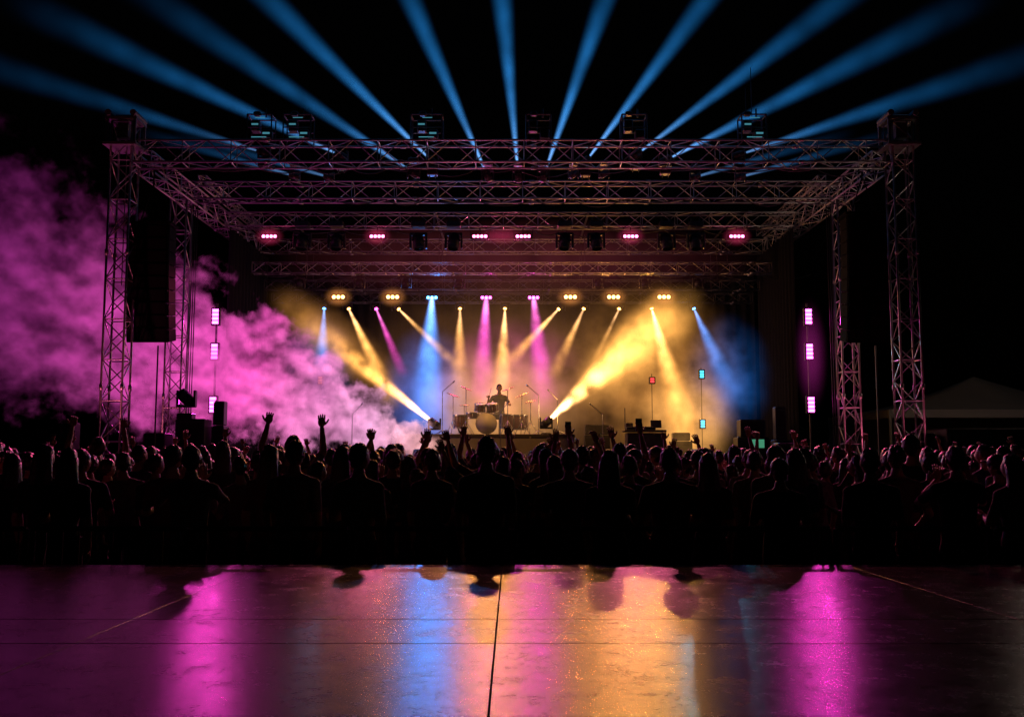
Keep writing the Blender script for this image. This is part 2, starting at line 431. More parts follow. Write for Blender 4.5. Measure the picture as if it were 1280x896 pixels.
def person(name,arms,hair='short',wd=1.0,yaw=0,tilt=0,seed=0,seated=False,phone=False,fem=False):
    m=MB()
    sw=wd
    hx=.17 if not fem else .178
    zt=0
    if not seated:
        secs=[(.80,.135*sw,.10,0,0),(.88,hx*sw,.12,0,0),(.98,.165*sw,.115,0,0),(1.1,(.15 if not fem else .128)*sw,.10,0,0),(1.24,.165*sw,.115,0,.005),(1.35,.18*sw,.118,0,.0),(1.42,.168*sw,.10,0,-.005),(1.465,.10*sw,.078,0,-.005),(1.49,.062,.06,0,0),(1.58,.054,.056,0,.01)]
    else:
        secs=[(.44,.16,.13,0,0),(.52,.175,.135,0,0),(.62,.16,.12,0,0.01),(.74,.15,.11,0,.02),(.88,.165,.12,0,.035),(.99,.18,.12,0,.045),(1.06,.165,.10,0,.045),(1.105,.10,.078,0,.05),(1.13,.062,.06,0,.055),(1.22,.054,.056,0,.07)]; zt=-.36
    m.loft(secs,20)
    oy=.045 if seated else 0
    for i,s_ in enumerate((-1,1)):
        sh=Vector((s_*.185*sw,oy,1.405+zt)); el,wrp,hd=[Vector(a) for a in arms[i]]
        el=sh+el; wrp=el+wrp
        m.ell(sh,(.062,.062,.062)); m.caps(sh,el,.056*sw,.043); m.caps(el,wrp,.042,.028)
        m.caps((s_*.08*sw,oy*.5,1.44+zt),sh,.06,.055)
        hip=Vector((s_*.09*sw,0,.88)) if not seated else Vector((s_*.1,0,.5))
        if seated: kn=Vector((s_*.24,.42,.50)); an=Vector((s_*.22,.42,.09))
        else:
            kn=Vector((s_*.10,.02,.48)); an=Vector((s_*.11,-.01,.09))
        m.caps(hip,kn,.092 if not seated else .085,.058); m.caps(kn,an,.058,.042)
        m.ell(an+Vector((0,.06,-.045)),(.045,.13,.045))
    me=m.mesh('tmp',[]); o=bpy.data.objects.new('tmp',me); link(o)
    md=o.modifiers.new('r','REMESH'); md.mode='VOXEL'; md.voxel_size=.019
    md=o.modifiers.new('s','SMOOTH'); md.iterations=4; md.factor=.5
    dg=bpy.context.evaluated_depsgraph_get(); dg.update()
    em=bpy.data.meshes.new_from_object(o.evaluated_get(dg)); 
    vs=[v.co.copy() for v in em.vertices]; fs=[tuple(p.vertices) for p in em.polygons]
    bpy.data.objects.remove(o)
    M2=MB(); M2.v=[]
    segs=[]
    for i,s_ in enumerate((-1,1)):
        sh=Vector((s_*.185*sw,oy,1.405+zt)); el=sh+Vector(arms[i][0]); wr=el+Vector(arms[i][1]); segs.append((sh,el,wr))
    for v in vs:
        if v.z<1.45+zt:
            n=mnoise.noise(v*9+Vector((seed*5,0,0)))*.008; v.x*=1+n*2; v.y*=1+n*4
    M2.v=[tuple(v) for v in vs]
    def dist(p,a,b):
        ab=b-a;t=max(0,min(1,(p-a).dot(ab)/ab.length_squared)); return (p-(a+ab*t)).length
    for f in fs:
        c=sum((vs[i] for i in f),Vector())/len(f); mt=0
        if seated:
            if c.z<.55: mt=1
        elif c.z<.93: mt=1
        if c.z<.10: mt=4
        if c.z>1.475+zt and abs(c.x)<.075: mt=2
        for sh,el,wr in segs:
            mid=sh.lerp(el,.55)
            if dist(c,el,wr)<.06 and dist(c,sh,mid)>.07: mt=2
        M2.f.append(f);M2.m.append(mt);M2.sm.append(True)
    hc=Vector((0,.02,1.665)) if not seated else Vector((0,.10,1.30))
    headgeo(M2,hc,yaw,tilt,hair,seed)
    for i,(sh,el,wr) in enumerate(segs):
        hd=Vector(arms[i][2]); up=hd.z>0
        hand(M2,wr,hd,(0,1,0) if up else (-(-1,1)[i],0,0),.25+.5*((seed*7+i*3)%4)/4,(-1,1)[i])
        if phone and i==1:
            M2.cur=5; M2.bbox(wr+hd.normalized()*.10+Vector((0,.02,0)),(.075,.012,.15),.003)
    return M2.mesh(name,PM)
dn=lambda s:((s*.05,-.03,-.28),(-s*.01,.08,-.25),(0,.1,-1))
up1=lambda s:((s*.13,.05,.24),(-s*.04,.08,.26),(-s*.1,.1,1))
up2=lambda s:((s*.20,.08,.18),(-s*.10,.04,.26),(-s*.2,.05,1))
up3=lambda s:((s*.22,.03,.15),(s*.08,.04,.26),(s*.3,.05,1))
fwd=lambda s:((s*.06,.08,-.26),(-s*.12,.22,.06),(-s*.3,.9,.4))
clap=lambda s:((s*.10,.20,-.12),(-s*.20,.08,.20),(-s*.1,.1,1))
hipp=lambda s:((s*.10,-.08,-.25),(-s*.10,.16,-.14),(-s*.5,.2,-.6))
V=[]
V.append(person('p0',[dn(-1),dn(1)],'short',1.05,.1,0,seed=1))
V.append(person('p1',[dn(-1),fwd(1)],'long',.9,-.15,0,seed=2,fem=True))
V.append(person('p2',[fwd(-1),fwd(1)],'cap',1.1,.0,.05,seed=3))
V.append(person('p3',[dn(-1),hipp(1)],'bun',.9,.3,0,seed=4,fem=True))
V.append(person('p4',[hipp(-1),fwd(1)],'short',1.12,-.3,0,seed=5))
V.append(person('p5',[fwd(-1),dn(1)],'long',.88,.25,.05,seed=6,fem=True))
V.append(person('p6',[clap(-1),clap(1)],'short',1.0,.0,.1,seed=7))
V.append(person('p7',[fwd(-1),dn(1)],'short',.97,-.45,-.08,seed=15))
U=[]
U.append(person('u0',[dn(-1),up1(1)],'short',1.0,.1,.1,seed=8))
U.append(person('u1',[up1(-1),up1(1)],'short',1.0,0,.15,seed=9))
U.append(person('u2',[up2(-1),dn(1)],'long',.88,.1,.1,seed=10,fem=True))
U.append(person('u3',[fwd(-1),up1(1)],'short',1.0,0,.15,seed=11,phone=True))
U.append(person('u4',[up2(-1),up2(1)],'bun',.9,-.2,.1,seed=12,fem=True))
U.append(person('u5',[up3(-1),dn(1)],'short',1.0,-.2,.1,seed=13))
U.append(person('u6',[up3(-1),up1(1)],'long',.9,.2,.1,seed=14,fem=True))

front=[(-4.35,9.3,1.0,1),(-3.95,8.9,.98,5),(-3.25,9.6,1.0,7),(-2.85,8.9,.99,6),(-2.35,9.7,1.0,1),(-1.98,9.1,1.02,0),(-1.72,10.1,1.0,5),(-1.33,8.7,1.0,7),(-.80,10.0,.98,3),(-.22,8.6,1.035,0),(.55,9.6,.98,2),(.86,8.8,.965,1),(1.38,8.75,.98,4),(1.80,9.2,.955,5),(2.38,8.9,.93,2),(2.75,9.7,.98,1),(3.15,8.8,.975,0),(3.65,9.5,1.0,3),(3.95,8.9,.99,6),(4.5,9.0,.95,5),(-4.9,9.0,1.0,0),(4.95,9.4,1.0,7)]
for x,y,sc,k in front:
    inst('concertgoer',V[k],None,(x,y,0),(0,0,random.uniform(-.3,.3)),(sc*random.uniform(.97,1.05),sc,sc))
crowd=empty('crowd')
y=10.35
while y<23.2:
    half=y*.56+.8; x=-half+random.random()*.5
    while x<half:
        r=random.random(); me=V[random.choice((0,0,1,2,3,4,7,5,6,7))]
        if r<.09 and 11.5<y<21: me=U[random.randrange(7)]
        sc=random.gauss(.965,.052); sc=min(1.08,max(.84,sc))
        inst('crowd_member',me,crowd,(x+random.uniform(-.2,.2),y+random.uniform(-.32,.32),0),(random.uniform(-.04,.04),random.uniform(-.06,.06),random.uniform(-.7,.7)),(sc*random.uniform(.94,1.08),sc,sc))
        x+=random.uniform(.42,.82)
    y+=.62
for x,y,k in((-2.2,13.5,0),(-1.5,12.4,2),(-.9,14,4),(-.35,12.5,1),(-.22,11.2,5),(.45,12.6,3),(1.25,11.6,3),(2.0,15,0),(-.75,12.0,2),(4.0,15,1),(-5.2,15,6),(-4.2,13.5,0),(3.0,13.5,6),(6.0,16,1)):
    inst('crowd_member',U[k],crowd,(x,y,0),(0,0,random.uniform(-.2,.2)),(1.03,1.03,1.03))
darm=[((-.12,.10,-.22),(.05,.27,.02),(.1,1,-.1)),((.14,.08,-.20),(-.02,.20,.16),(-.1,.6,.8))]
dm=person('drummer',darm,'short',1,0.1,-.25,seated=True,seed=20)
dr=inst('drummer',dm,None,(-.37,28.95,2.42),(0,0,math.pi))
m=MB(); m.tube((-.27,.38,.86),(-.15,.70,.84),.007); m.tube((.30,.36,1.02),(.22,.55,1.28),.007)
o=m.obj('drumsticks',[DRUMH],dr)

br=empty('crowd_barrier')
m=MB()
for k in range(-6,6):
    x0=k*1.25+.02;x1=x0+1.2
    m.tube((x0,7.85,1.12),(x1,7.85,1.12),.02,n=8); m.tube((x0,7.85,.12),(x1,7.85,.12),.02,n=8)
    m.tube((x0,7.85,0),(x0,7.85,1.12),.02,n=8); m.tube((x1,7.85,0),(x1,7.85,1.12),.02,n=8)
    for j in range(9): m.tube((x0+.13*(j+1)-.03,7.85,.12),(x0+.13*(j+1)-.03,7.85,1.12),.008,n=5)
    m.box(((x0+x1)/2,7.7,.015),(1.15,.5,.02))
    m.tube((x0+.1,7.5,.02),(x0+.1,7.85,1.0),.016)
m.obj('panels',[pbr('barrier_steel',(.05,.05,.05),.8,.2,.3,6,0,.2)],br)

# ------------------------------------------------------------------ fixtures
def quat(d): return Vector(d).normalized().to_track_quat('Z','Y')
LENS={}
def lens(c,st):
    k=(c,st)
    if k not in LENS: LENS[k]=emit('lens_'+c,COLS[c],st)
    return LENS[k]
def mh_parts():
    b=MB(); b.bbox((0,0,0),(.34,.30,.14),.02); b.tube((-.1,0,.07),(-.1,0,.16),.02); b.tube((.1,0,.07),(.1,0,.16),.02)
    y=MB(); 
    for s_ in(-1,1): y.bbox((s_*.19,0,-.27),(.05,.14,.36),.012)
    y.bbox((0,0,-.10),(.42,.15,.06),.012)
    h=MB(); h.smooth=True
    h.tube((0,0,-.2),(0,0,-.16),.09,.13,n=20); h.tube((0,0,-.16),(0,0,.12),.13,.135,n=20); h.tube((0,0,.12),(0,0,.2),.135,.12,n=20,cap=False)
    h.tube((-.16,0,-.02),(.16,0,-.02),.03,n=8)
    return b.mesh('base',[BLK]),y.mesh('yoke',[BLK]),h.mesh('head',[BLK])
MHB,MHY,MHH=mh_parts()
lensmesh={}
def moving_head(loc,aim,c='yel',st=25,upside=False,s=1.0,lr=.09):
    e=empty('moving_head_light',loc)
    k=-1 if upside else 1
    inst('base',MHB,e,(0,0,.40*s*k),(0 if k==1 else math.pi,0,0),(s,s,s)); inst('yoke',MHY,e,(0,0,.27*s*k),(0 if k==1 else math.pi,0,0),(s,s,s))
    q=quat(aim); inst('head',MHH,e,(0,0,0),q,(s,s,s))
    if st>0:
        key=(c,st,lr)
        if key not in lensmesh:
            l=MB(); l.smooth=True; l.ell((0,0,0),(lr,lr,.03),12,5); lensmesh[key]=l.mesh('lens',[lens(c,st)])
        inst('lens',lensmesh[key],e,q@Vector((0,0,.18*s)),q,(s,s,s))
    return e
def led_bank(loc,c,n=3,st=40,vertical=False,w=.12,name='led_blinder_light'):
    e=empty(name,loc); m=MB(); L=n*w+.06
    if vertical: m.bbox((0,.06,0),(w*1.6+.07,.12,L),.012)
    else:
        m.bbox((0,.06,0),(L,.12,w+.07),.012); m.box((-L/2-.015,.06,.06),(.02,.05,.25)); m.box((L/2+.015,.06,.06),(.02,.05,.25)); m.tube((0,.06,.08),(0,.06,.35),.02)
    m.obj('housing',[BLK],e)
    m=MB(); m.smooth=True
    for i in range(n):
        o=(i-(n-1)/2)*w
        if vertical: m.bbox((0,-.006,o),(w*1.5,.02,w*.72),.008)
        else: m.ell((o,-.004,0),(w*.42,.015,w*.42),10,5)
    m.obj('lamps',[lens(c,st)],e); return e

# -------------- volumes
def beam_mat(c,L,t,r0,Sx,p,k,hot,pp,ns):  # beam painted as emission inside a cone, no lamp light is scattered
    m,nt,out=newmat('haze_beam_'+c); tc=nt.nodes.new('ShaderNodeTexCoord'); sp=nt.nodes.new('ShaderNodeSeparateXYZ'); nt.links.new(tc.outputs['Object'],sp.inputs[0])
    x,y,z=sp.outputs
    R=MT(nt,'MULTIPLY_ADD',z,t,r0)
    r2=MT(nt,'DIVIDE',MT(nt,'ADD',MT(nt,'MULTIPLY',x,x),MT(nt,'MULTIPLY',y,y)),MT(nt,'MULTIPLY',R,R))
    prof=MT(nt,'POWER',MT(nt,'MAXIMUM',MT(nt,'SUBTRACT',1,r2),0),pp)
    fade=MT(nt,'POWER',MT(nt,'MAXIMUM',MT(nt,'MULTIPLY_ADD',z,-1/L,1),0),p)
    h=MT(nt,'DIVIDE',1,MT(nt,'ADD',1,MT(nt,'POWER',MT(nt,'MULTIPLY',z,1.3),2)))
    hotv=MT(nt,'MULTIPLY_ADD',h,hot,1)
    g=nt.nodes.new('ShaderNodeNewGeometry')
    n=NOI(nt,g.outputs['Position'],ns,1.5,.6)
    nn=MT(nt,'MAXIMUM',MT(nt,'MULTIPLY_ADD',MT(nt,'SUBTRACT',n,.5),k*2.2,1),.05)
    s=MT(nt,'MULTIPLY',MT(nt,'MULTIPLY',prof,fade),MT(nt,'MULTIPLY',hotv,nn))
    s=MT(nt,'MULTIPLY',MT(nt,'DIVIDE',s,R),Sx)
    e=nt.nodes.new('ShaderNodeEmission'); cc=COLS[c]
    nt.links.new(MIX(nt,MT(nt,'MULTIPLY',h,.30),cc,tuple(a*.5+.5 for a in cc)),e.inputs[0]); nt.links.new(s,e.inputs[1])
    nt.links.new(e.outputs[0],out.inputs['Volume']); steprate(m,2.4 if L<6.5 else 1.1); return m
def beam(src,dst,c,Sx,t=.07,r0=.06,p=1.,k=.5,hot=1.,L=None,parent=None,pp=2.2,ns=1.6):
    src=Vector(src);d=Vector(dst)-src; L=L or d.length
    m=MB(); m.tube((0,0,0),(0,0,L),r0*1.04,(r0+t*L)*1.04,n=14)
    o=m.obj('light_beam',[beam_mat(c,L,t,r0,Sx,p,k,hot,pp,ns)]); o.location=src; o.rotation_mode='QUATERNION'; o.rotation_quaternion=quat(d)
    glow_only(o)
    if parent: o.parent=parent
    return o
beams=empty('light_beams')
def spot(src,dst,c,W,ang=18,blend=.5,r=.06):
    l=bpy.data.lights.new('spot_lamp','SPOT'); l.energy=W; l.color=COLS[c]; l.spot_size=math.radians(ang); l.spot_blend=blend; l.shadow_soft_size=r
    o=link(bpy.data.objects.new('spot_lamp',l)); o.location=src; o.rotation_mode='QUATERNION'
    o.rotation_quaternion=(Vector(dst)-Vector(src)).normalized().to_track_quat('-Z','Y'); return o
def point(src,c,W,r=.1):
    l=bpy.data.lights.new('lamp','POINT'); l.energy=W; l.color=COLS[c] if isinstance(c,str) else c; l.shadow_soft_size=r
    o=link(bpy.data.objects.new('lamp',l)); o.location=src; return o

sky=[(-5.9,8.75,-11.9,10.75,.16),(-4.1,8.70,-10.8,12.0,.40),(-2.43,8.33,-8.25,12.35,.36),(-1.97,8.62,-5.62,12.35,.52),(-.64,8.33,-2.34,12.35,.58),(.13,8.33,-.22,12.35,.62),(.79,8.33,2.15,12.35,.58),(1.80,8.62,4.5,12.35,.54),(3.0,8.75,7.6,12.35,.46),(3.7,8.6,10.4,12.2,.44),(5.4,8.7,12.0,11.0,.28)]
for x0,z0,x1,z1,s_ in sky:
    a=Vector((x0,22.35,z0)); d=(Vector((x1,22.6,z1))-a); d.normalize()
    moving_head(a-d*.2,d,'cyan',14,z0>8.5,.7,.06)
    beam(a,a+d*9.2,'beam',s_,.076,.04,1.8,.8,1.8,parent=beams,pp=3.0,ns=1.1)
for x0,z0,dx in((-4.35,8.22,-1),(-5.15,8.25,-1),(4.35,8.22,1),(5.4,8.22,1),(1.5,8.33,.3),(2.22,8.33,.4)):
    a=Vector((x0,22.6,z0)); d=Vector((dx,.05,.3)).normalized()
    moving_head(a-d*.1,d,'cyan',14,False,.6,.06)
    if abs(dx)==1: beam(a,a+d*4,'beam',.14,.05,.04,1.5,.3,2,parent=beams)

rows=[((-6.1,32,6.49),(-5.88,30.3,2.6),'blue',.75,.17,.9),
((-5.28,32,6.49),(-3.5,30,3.2),'yel',1.6,.115,.9),
((-4.39,32,6.49),(-3.3,30.3,4.2),'mag',.7,.08,.8),
((-3.64,32,6.49),(-1.55,30.5,4.4),'yel',.75,.08,.8),
((-1.69,32,6.49),(-1.63,30.5,3.4),'yel',.95,.16,.9),
((-.23,32,6.49),(-.36,30.3,2.8),'yel',1.4,.15,.9),
((1.48,32,6.49),(-.3,30.3,4.4),'yel',1.2,.10,.8),
((2.31,32,6.49),(1.20,30.5,4.1),'yel',.85,.11,.8),
((3.46,32,6.49),(2.3,30.5,4.2),'yel',.45,.06,.8),
((4.55,32,6.49),(5.5,30.3,1.6),'yel',2.1,.18,.7),
((5.93,32,6.49),(7.0,30.3,3.0),'blue',.70,.18,.9)]
for a,b,c,s_,t,p in rows:
    av=Vector(a);bv=Vector(b);d=(bv-av).normalized(); moving_head(av-d*.2,d,c,14,False,.75,.075)
    beam(av,bv,c,s_,t,.05,p,1.3 if c=='yel' else 1.,1.2,parent=beams,ns=2.4,pp=2.9)
for a,b,c,s_,t,p in [((-2.52,31,6.74),(-2.6,29.6,1.9),'blue',1.6,.20,.7),((-.81,31,6.74),(-.95,29.8,3.0),'mag',1.0,.14,.9),((.68,31,6.74),(1.0,29.8,2.9),'mag',1.1,.16,.9)]:
    av=Vector(a);bv=Vector(b);d=(bv-av).normalized()
    led_bank(av,c,3,16,name='led_blinder_light')
    beam(av,bv,c,s_,t,.10,p,1.1,1.5,parent=beams,ns=2.0,pp=2.8)
a=Vector((-2.32,27.9,2.78)); d=Vector((-4.9,1.2,3.85)); moving_head(a-d.normalized()*.2,d,'yel',30,True,.85,.1)
beam(a,a+d,'yel',5.0,.115,.07,2.3,1.8,2.2,parent=beams,pp=3.4,ns=2.6)
a=Vector((1.1,27.9,2.82)); d=Vector((3.9,1.2,3.5)); moving_head(a-d.normalized()*.2,d,'yel',30,True,.85,.1)
beam(a,a+d,'yel',5.4,.22,.08,1.1,2.3,1.4,parent=beams,pp=3.4,ns=2.1)

for x in(-6.95,-3.86,-.92,.32,3.4,6.44): led_bank((x,28.0,8.02),'pink',4,14,w=.11)
for x in(-5.98,-5.0,-2.67,-1.66,1.5,2.4,4.4,5.24): moving_head((x,27.9,7.85),(random.uniform(-.2,.2),-.3,-1),'pink',0,False,1.2)
for x in(-5.47,-3.76,1.84,3.2,4.79): led_bank((x,31,6.76),'amber',3,14,w=.14)
for x in(-6.4,-4.6,-3.2,-1.6,2.6,4.0,5.6): moving_head((x,29.6,6.95),(0,-.4,-1),'pink',0,False,.8)
for sx in(-1,1):
    e=empty('led_batten_stand',(sx*7.85,26.1,0)); m=MB(); m.tube((0,.12,0),(0,.12,5.8),.03,n=8); m.bbox((0,.12,.05),(.6,.6,.06),.02); m.obj('pole',[STEEL],e)
    for z in(5.43,4.5,3.1):
        q=led_bank((0,0,z),'mag',4,17,True,.105,'led_batten'); q.parent=e
for x,y,z,c,n,s_ in((5.55,29,4.15,'cyan',3,3),(5.55,29,2.7,'cyan',3,3),(-5.6,29,3.97,'orange',3,3),(4.1,29,3.97,'red',2,2.2),(-5.55,29,2.75,'cyan',2,3),(3.95,28.5,2.25,'red',2,2.5)):
    e=empty('led_tube_stand',(x,y,1.5)); m=MB(); m.tube((0,.12,0),(0,.12,z-1.5+.2),.012); m.bbox((0,.12,.02),(.35,.35,.04),.01); m.obj('pole',[BLK],e)
    q=led_bank((0,0,z-1.5),c,n,s_,True,.075,'led_tube'); q.parent=e

def truss_top_fixture(x,lit,ant=False,wd=.55):
    e=empty('effects_light_frame',(x,22,8.83)); m=MB()
    for a in(-1,1):
        for b in(-1,1): m.tube((a*wd/2,b*.2,0),(a*wd/2,b*.2,.58),.018)
        m.tube((a*wd/2,-.2,.58),(a*wd/2,.2,.58),.018); m.tube((-wd/2,a*.2,.58),(wd/2,a*.2,.58),.018); m.tube((-wd/2,a*.2,.28),(wd/2,a*.2,.28),.015)
    m.bbox((-.12,0,.36),(.2,.22,.26),.02); m.bbox((.14,0,.16),(.22,.24,.22),.02); m.bbox((-.1,0,.66),(.16,.14,.1),.02); m.tube((.1,0,.58),(.1,0,.78),.02)
    if ant: m.tube((.0,0,.6),(.0,0,1.75),.008); m.tube((-.12,.05,.6),(-.12,.05,1.3),.006)
    m.obj('frame',[STEEL],e)
    if lit:
        m=MB(); m.box((-.12,-.125,.38),(.15,.01,.035)); m.box((.14,-.13,.17),(.16,.01,.04)); m.box((.02,-.215,.5),(.22,.008,.016)); m.box((.0,-.215,.05),(.34,.008,.02))
        m.obj('led_window',[emit('fixture_glow',(.09,.36,.46),.55)],e)
truss_top_fixture(-5.7,1); truss_top_fixture(-4.85,1,wd=.62); truss_top_fixture(-1.93,1,wd=.7); truss_top_fixture(5.46,1,True); truss_top_fixture(.6,0); truss_top_fixture(2.76,0)

def line_array(x,y,ztop,n=9,w=.95,hh=.29):
    e=empty('line_array_speaker',(x,y,0)); m=MB(); z=ztop; yy=0; 
    for i in range(n):
        ang=-.02-.022*i; rot=Matrix.Rotation(-ang,3,'X')
        m.cur=0; m.bbox((0,yy,z-hh/2),(w,.55,hh-.012),.012,rot); m.cur=1; m.box((0,yy-.285,z-hh/2+.003),(w-.08,.01,hh-.05),rot); m.cur=0
        for a in(-1,1): m.box((a*(w/2+.005),yy-.2,z-hh/2),(.01,.05,hh+.01),rot)
        z-=hh; yy+=math.sin(-ang)*hh*.9
    m.box((0,0,ztop+.05),(w+.1,.6,.06)); m.tube((-.3,0,ztop+.05),(0,0,ztop+1.0),.015); m.tube((.3,0,ztop+.05),(0,0,ztop+1.0),.015); m.tube((0,0,ztop+1),(0,0,8.4),.02)
    m.obj('cabinets',[PAB,pbr('speaker_grille',(.010,.009,.010),.95,0,.3,8,0,.1)],e)
    m=MB(); m.tube((.2,.1,.2),(.2,.1,ztop-.4-hh*n+.3),.02); m.obj('tie_down_cable',[STEEL],e)
line_array(-8.25,22.4,6.95); line_array(8.25,22.9,7.3,10)
def case_stack(x,y,sizes,name='speaker_stack',z0=0):
    e=empty(name,(x,y,z0)); z=0; m=MB()
    for w_,d_,h_ in sizes:
        m.cur=0; m.bbox((0,0,z+h_/2),(w_,d_,h_-.01),.02); m.cur=1
        for a in(-1,1): m.box((a*(w_/2-.015),-d_/2-.004,z+h_/2),(.03,.012,h_-.06))
        m.box((0,-d_/2-.004,z+h_*.9),(w_-.06,.012,.025)); m.box((0,-d_/2-.004,z+h_*.1),(w_-.06,.012,.025)); m.cur=2
        m.tube((0,-d_/2-.012,z+h_*.5),(0,-d_/2,z+h_*.5),min(w_,h_)*.32,n=20); z+=h_
    m.obj('cabinets',[BLK,STEEL,pbr('cone_paper',(.02,.02,.02),.6)],e)
case_stack(-7.75,24.3,[(.75,.7,.95),(.75,.7,.95),(.7,.6,.75)]); case_stack(-8.5,24.0,[(.5,.6,1.2),(.5,.6,1.1)])
moving_head((-7.95,24.3,3.15),(-.5,-.5,.6),'mag',0,True,1.1); case_stack(-7.2,24.6,[(.3,.4,2.5),(.26,.3,.6)])
case_stack(8.0,24.6,[(.8,.7,.8),(.8,.7,.9)]); case_stack(7.1,26.0,[(.5,.5,1.5),(.5,.5,.6)],'amp_rack'); case_stack(-10.0,22.6,[(.5,.5,1.1),(.28,.4,1.4)],'flight_case')
case_stack(6.8,28.4,[(.9,.6,.8),(.7,.5,.5)],'amp_rack',1.5); case_stack(5.9,30.5,[(.6,.5,.6),(.6,.5,.7)],'amp_rack',1.5); case_stack(7.3,27.2,[(.4,.5,.7),(.3,.3,.9)],'amp_rack',1.5)
case_stack(-4.1,29.6,[(.75,.4,.75),(.7,.3,.28)],'guitar_amplifier',1.5); case_stack(2.5,29.4,[(.75,.4,.9),(.7,.3,.3)],'guitar_amplifier',1.5); case_stack(4.9,29.0,[(.6,.4,.7),(.5,.3,.25)],'guitar_amplifier',1.5)
e=empty('control_monitor',(6.7,27.2,2.1)); m=MB(); m.bbox((0,.03,0),(.4,.05,.3),.01); m.tube((0,.05,-.6),(0,.05,-.1),.02); m.obj('housing',[BLK],e)
m=MB(); m.box((0,-.002,0),(.34,.004,.23)); m.obj('screen',[emit('screen_green',(.15,.7,.4),.35)],e)
e=empty('keyboard_desk',(3.65,27.6,1.5)); m=MB(); m.bbox((0,0,.45),(1.0,.6,.9),.02); m.bbox((0,0,.95),(1.15,.7,.05),.01); m.bbox((-.1,-.05,1.02),(.8,.3,.08),.01); m.bbox((.35,.1,1.15),(.3,.05,.22),.01,Matrix.Rotation(-.3,3,'X')); m.bbox((-.4,.1,1.1),(.2,.2,.16),.01); m.tube((-.5,.2,.95),(-.5,.2,1.6),.012); m.obj('desk',[pbr('desk_laminate',(.10,.085,.07),.5)],e)
m=MB(); 
for i in range(14): m.box((-.46+i*.052,-.14,1.064),(.046,.12,.01))
m.obj('keys',[DRUMH],e)
for x in(-4.6,-2.2,2.4,4.8):
    m=MB(); m.bbox((0,0,.18),(.6,.4,.34),.03,Matrix.Rotation(.5,3,'X')); m.obj('stage_monitor_wedge',[BLK],None,(x,25.2,1.52))
for sx in(-1,1):
    for x,y,tx,ty,tz,W in((sx*9.3,20.9,sx*8.8,22,6,380),(sx*7.0,20.6,sx*3.5,22.2,8.6,470),(sx*8.9,24.1,sx*8.55,25.2,5.5,220),(sx*2.6,20.6,0,22.2,8.6,470)):
        moving_head((x,y,.45),Vector((tx-x,ty-y,tz-.45)),'pink',8,True,.8)  # added uplights, unseen behind the crowd, to brighten towers and truss fronts
        spot((x,y-.1,.75),(tx,ty,tz),'rose',W,52,1,.08)
def tent(x,y,wd,dp,he,ha,name='marquee_tent'):
    e=empty(name,(x,y,0)); m=MB(); m.smooth=True; n=8; vs=[];fs=[]
    for j in range(n+1):
        t=j/n; 
        for a in((-1,-1),(0,-1),(1,-1),(1,0),(1,1),(0,1),(-1,1),(-1,0)):
            k=1-t; sag=-.25*math.sin(math.pi*t)
            vs.append((a[0]*wd/2*k,a[1]*dp/2*k,he+(ha-he)*t+sag))
    for j in range(n):
        for i in range(8): fs.append((j*8+i,j*8+(i+1)%8,(j+1)*8+(i+1)%8,(j+1)*8+i))
    m.add(vs,fs); m.smooth=False
    m.box((0,-dp/2,he-.15),(wd,.02,.3)); m.box((-wd/2,0,he-.15),(.02,dp,.3)); m.box((0,dp/2-.02,he/2),(wd,.02,he))
    for a in(-1,1):
        for b in(-1,1): m.tube((a*wd/2,b*dp/2,0),(a*wd/2,b*dp/2,he),.05)
    m.obj('canopy',[pbr('canvas',(.45,.42,.38),.8,0,.2,1)],e)
tent(18.6,40,9.5,7,3.5,5.0); tent(28.5,42,8,7,3.0,4.6)
e=empty('equipment_container',(11.2,24.5,0)); m=MB(); m.bbox((0,0,1.25),(2.0,2.2,2.3),.03)
for i in range(9): m.box((-.9+i*.225,-1.115,1.25),(.08,.03,2.1))
m.obj('body',[BLK],e); case_stack(9.9,24.0,[(.35,.5,1.2),(.35,.5,1.1)],'flight_case')
point((15,27,6.5),(1,.75,.6),110,.3)
m=MB(); 
for i in range(90):
    x=-75+i*1.7+random.uniform(-1,1); yb=75+random.uniform(-6,6); h=random.uniform(3.4,6.2)
    m.tube((x,yb,0),(x,yb,h*.5),.2,.12)
    for k in range(34):
        c=Vector((x+random.gauss(0,1.2),yb+random.gauss(0,1),h*.62+random.gauss(0,h*.17)))
        a=Vector((random.gauss(0,1),random.gauss(0,1),random.gauss(0,1))).normalized()*.5; b=a.orthogonal().normalized()*.45
        m.add([c-a,c-b,c+a,c+b],[(0,1,2,3)])
m.obj('distant_tree_line',[pbr('foliage',(.05,.07,.03),.9)])

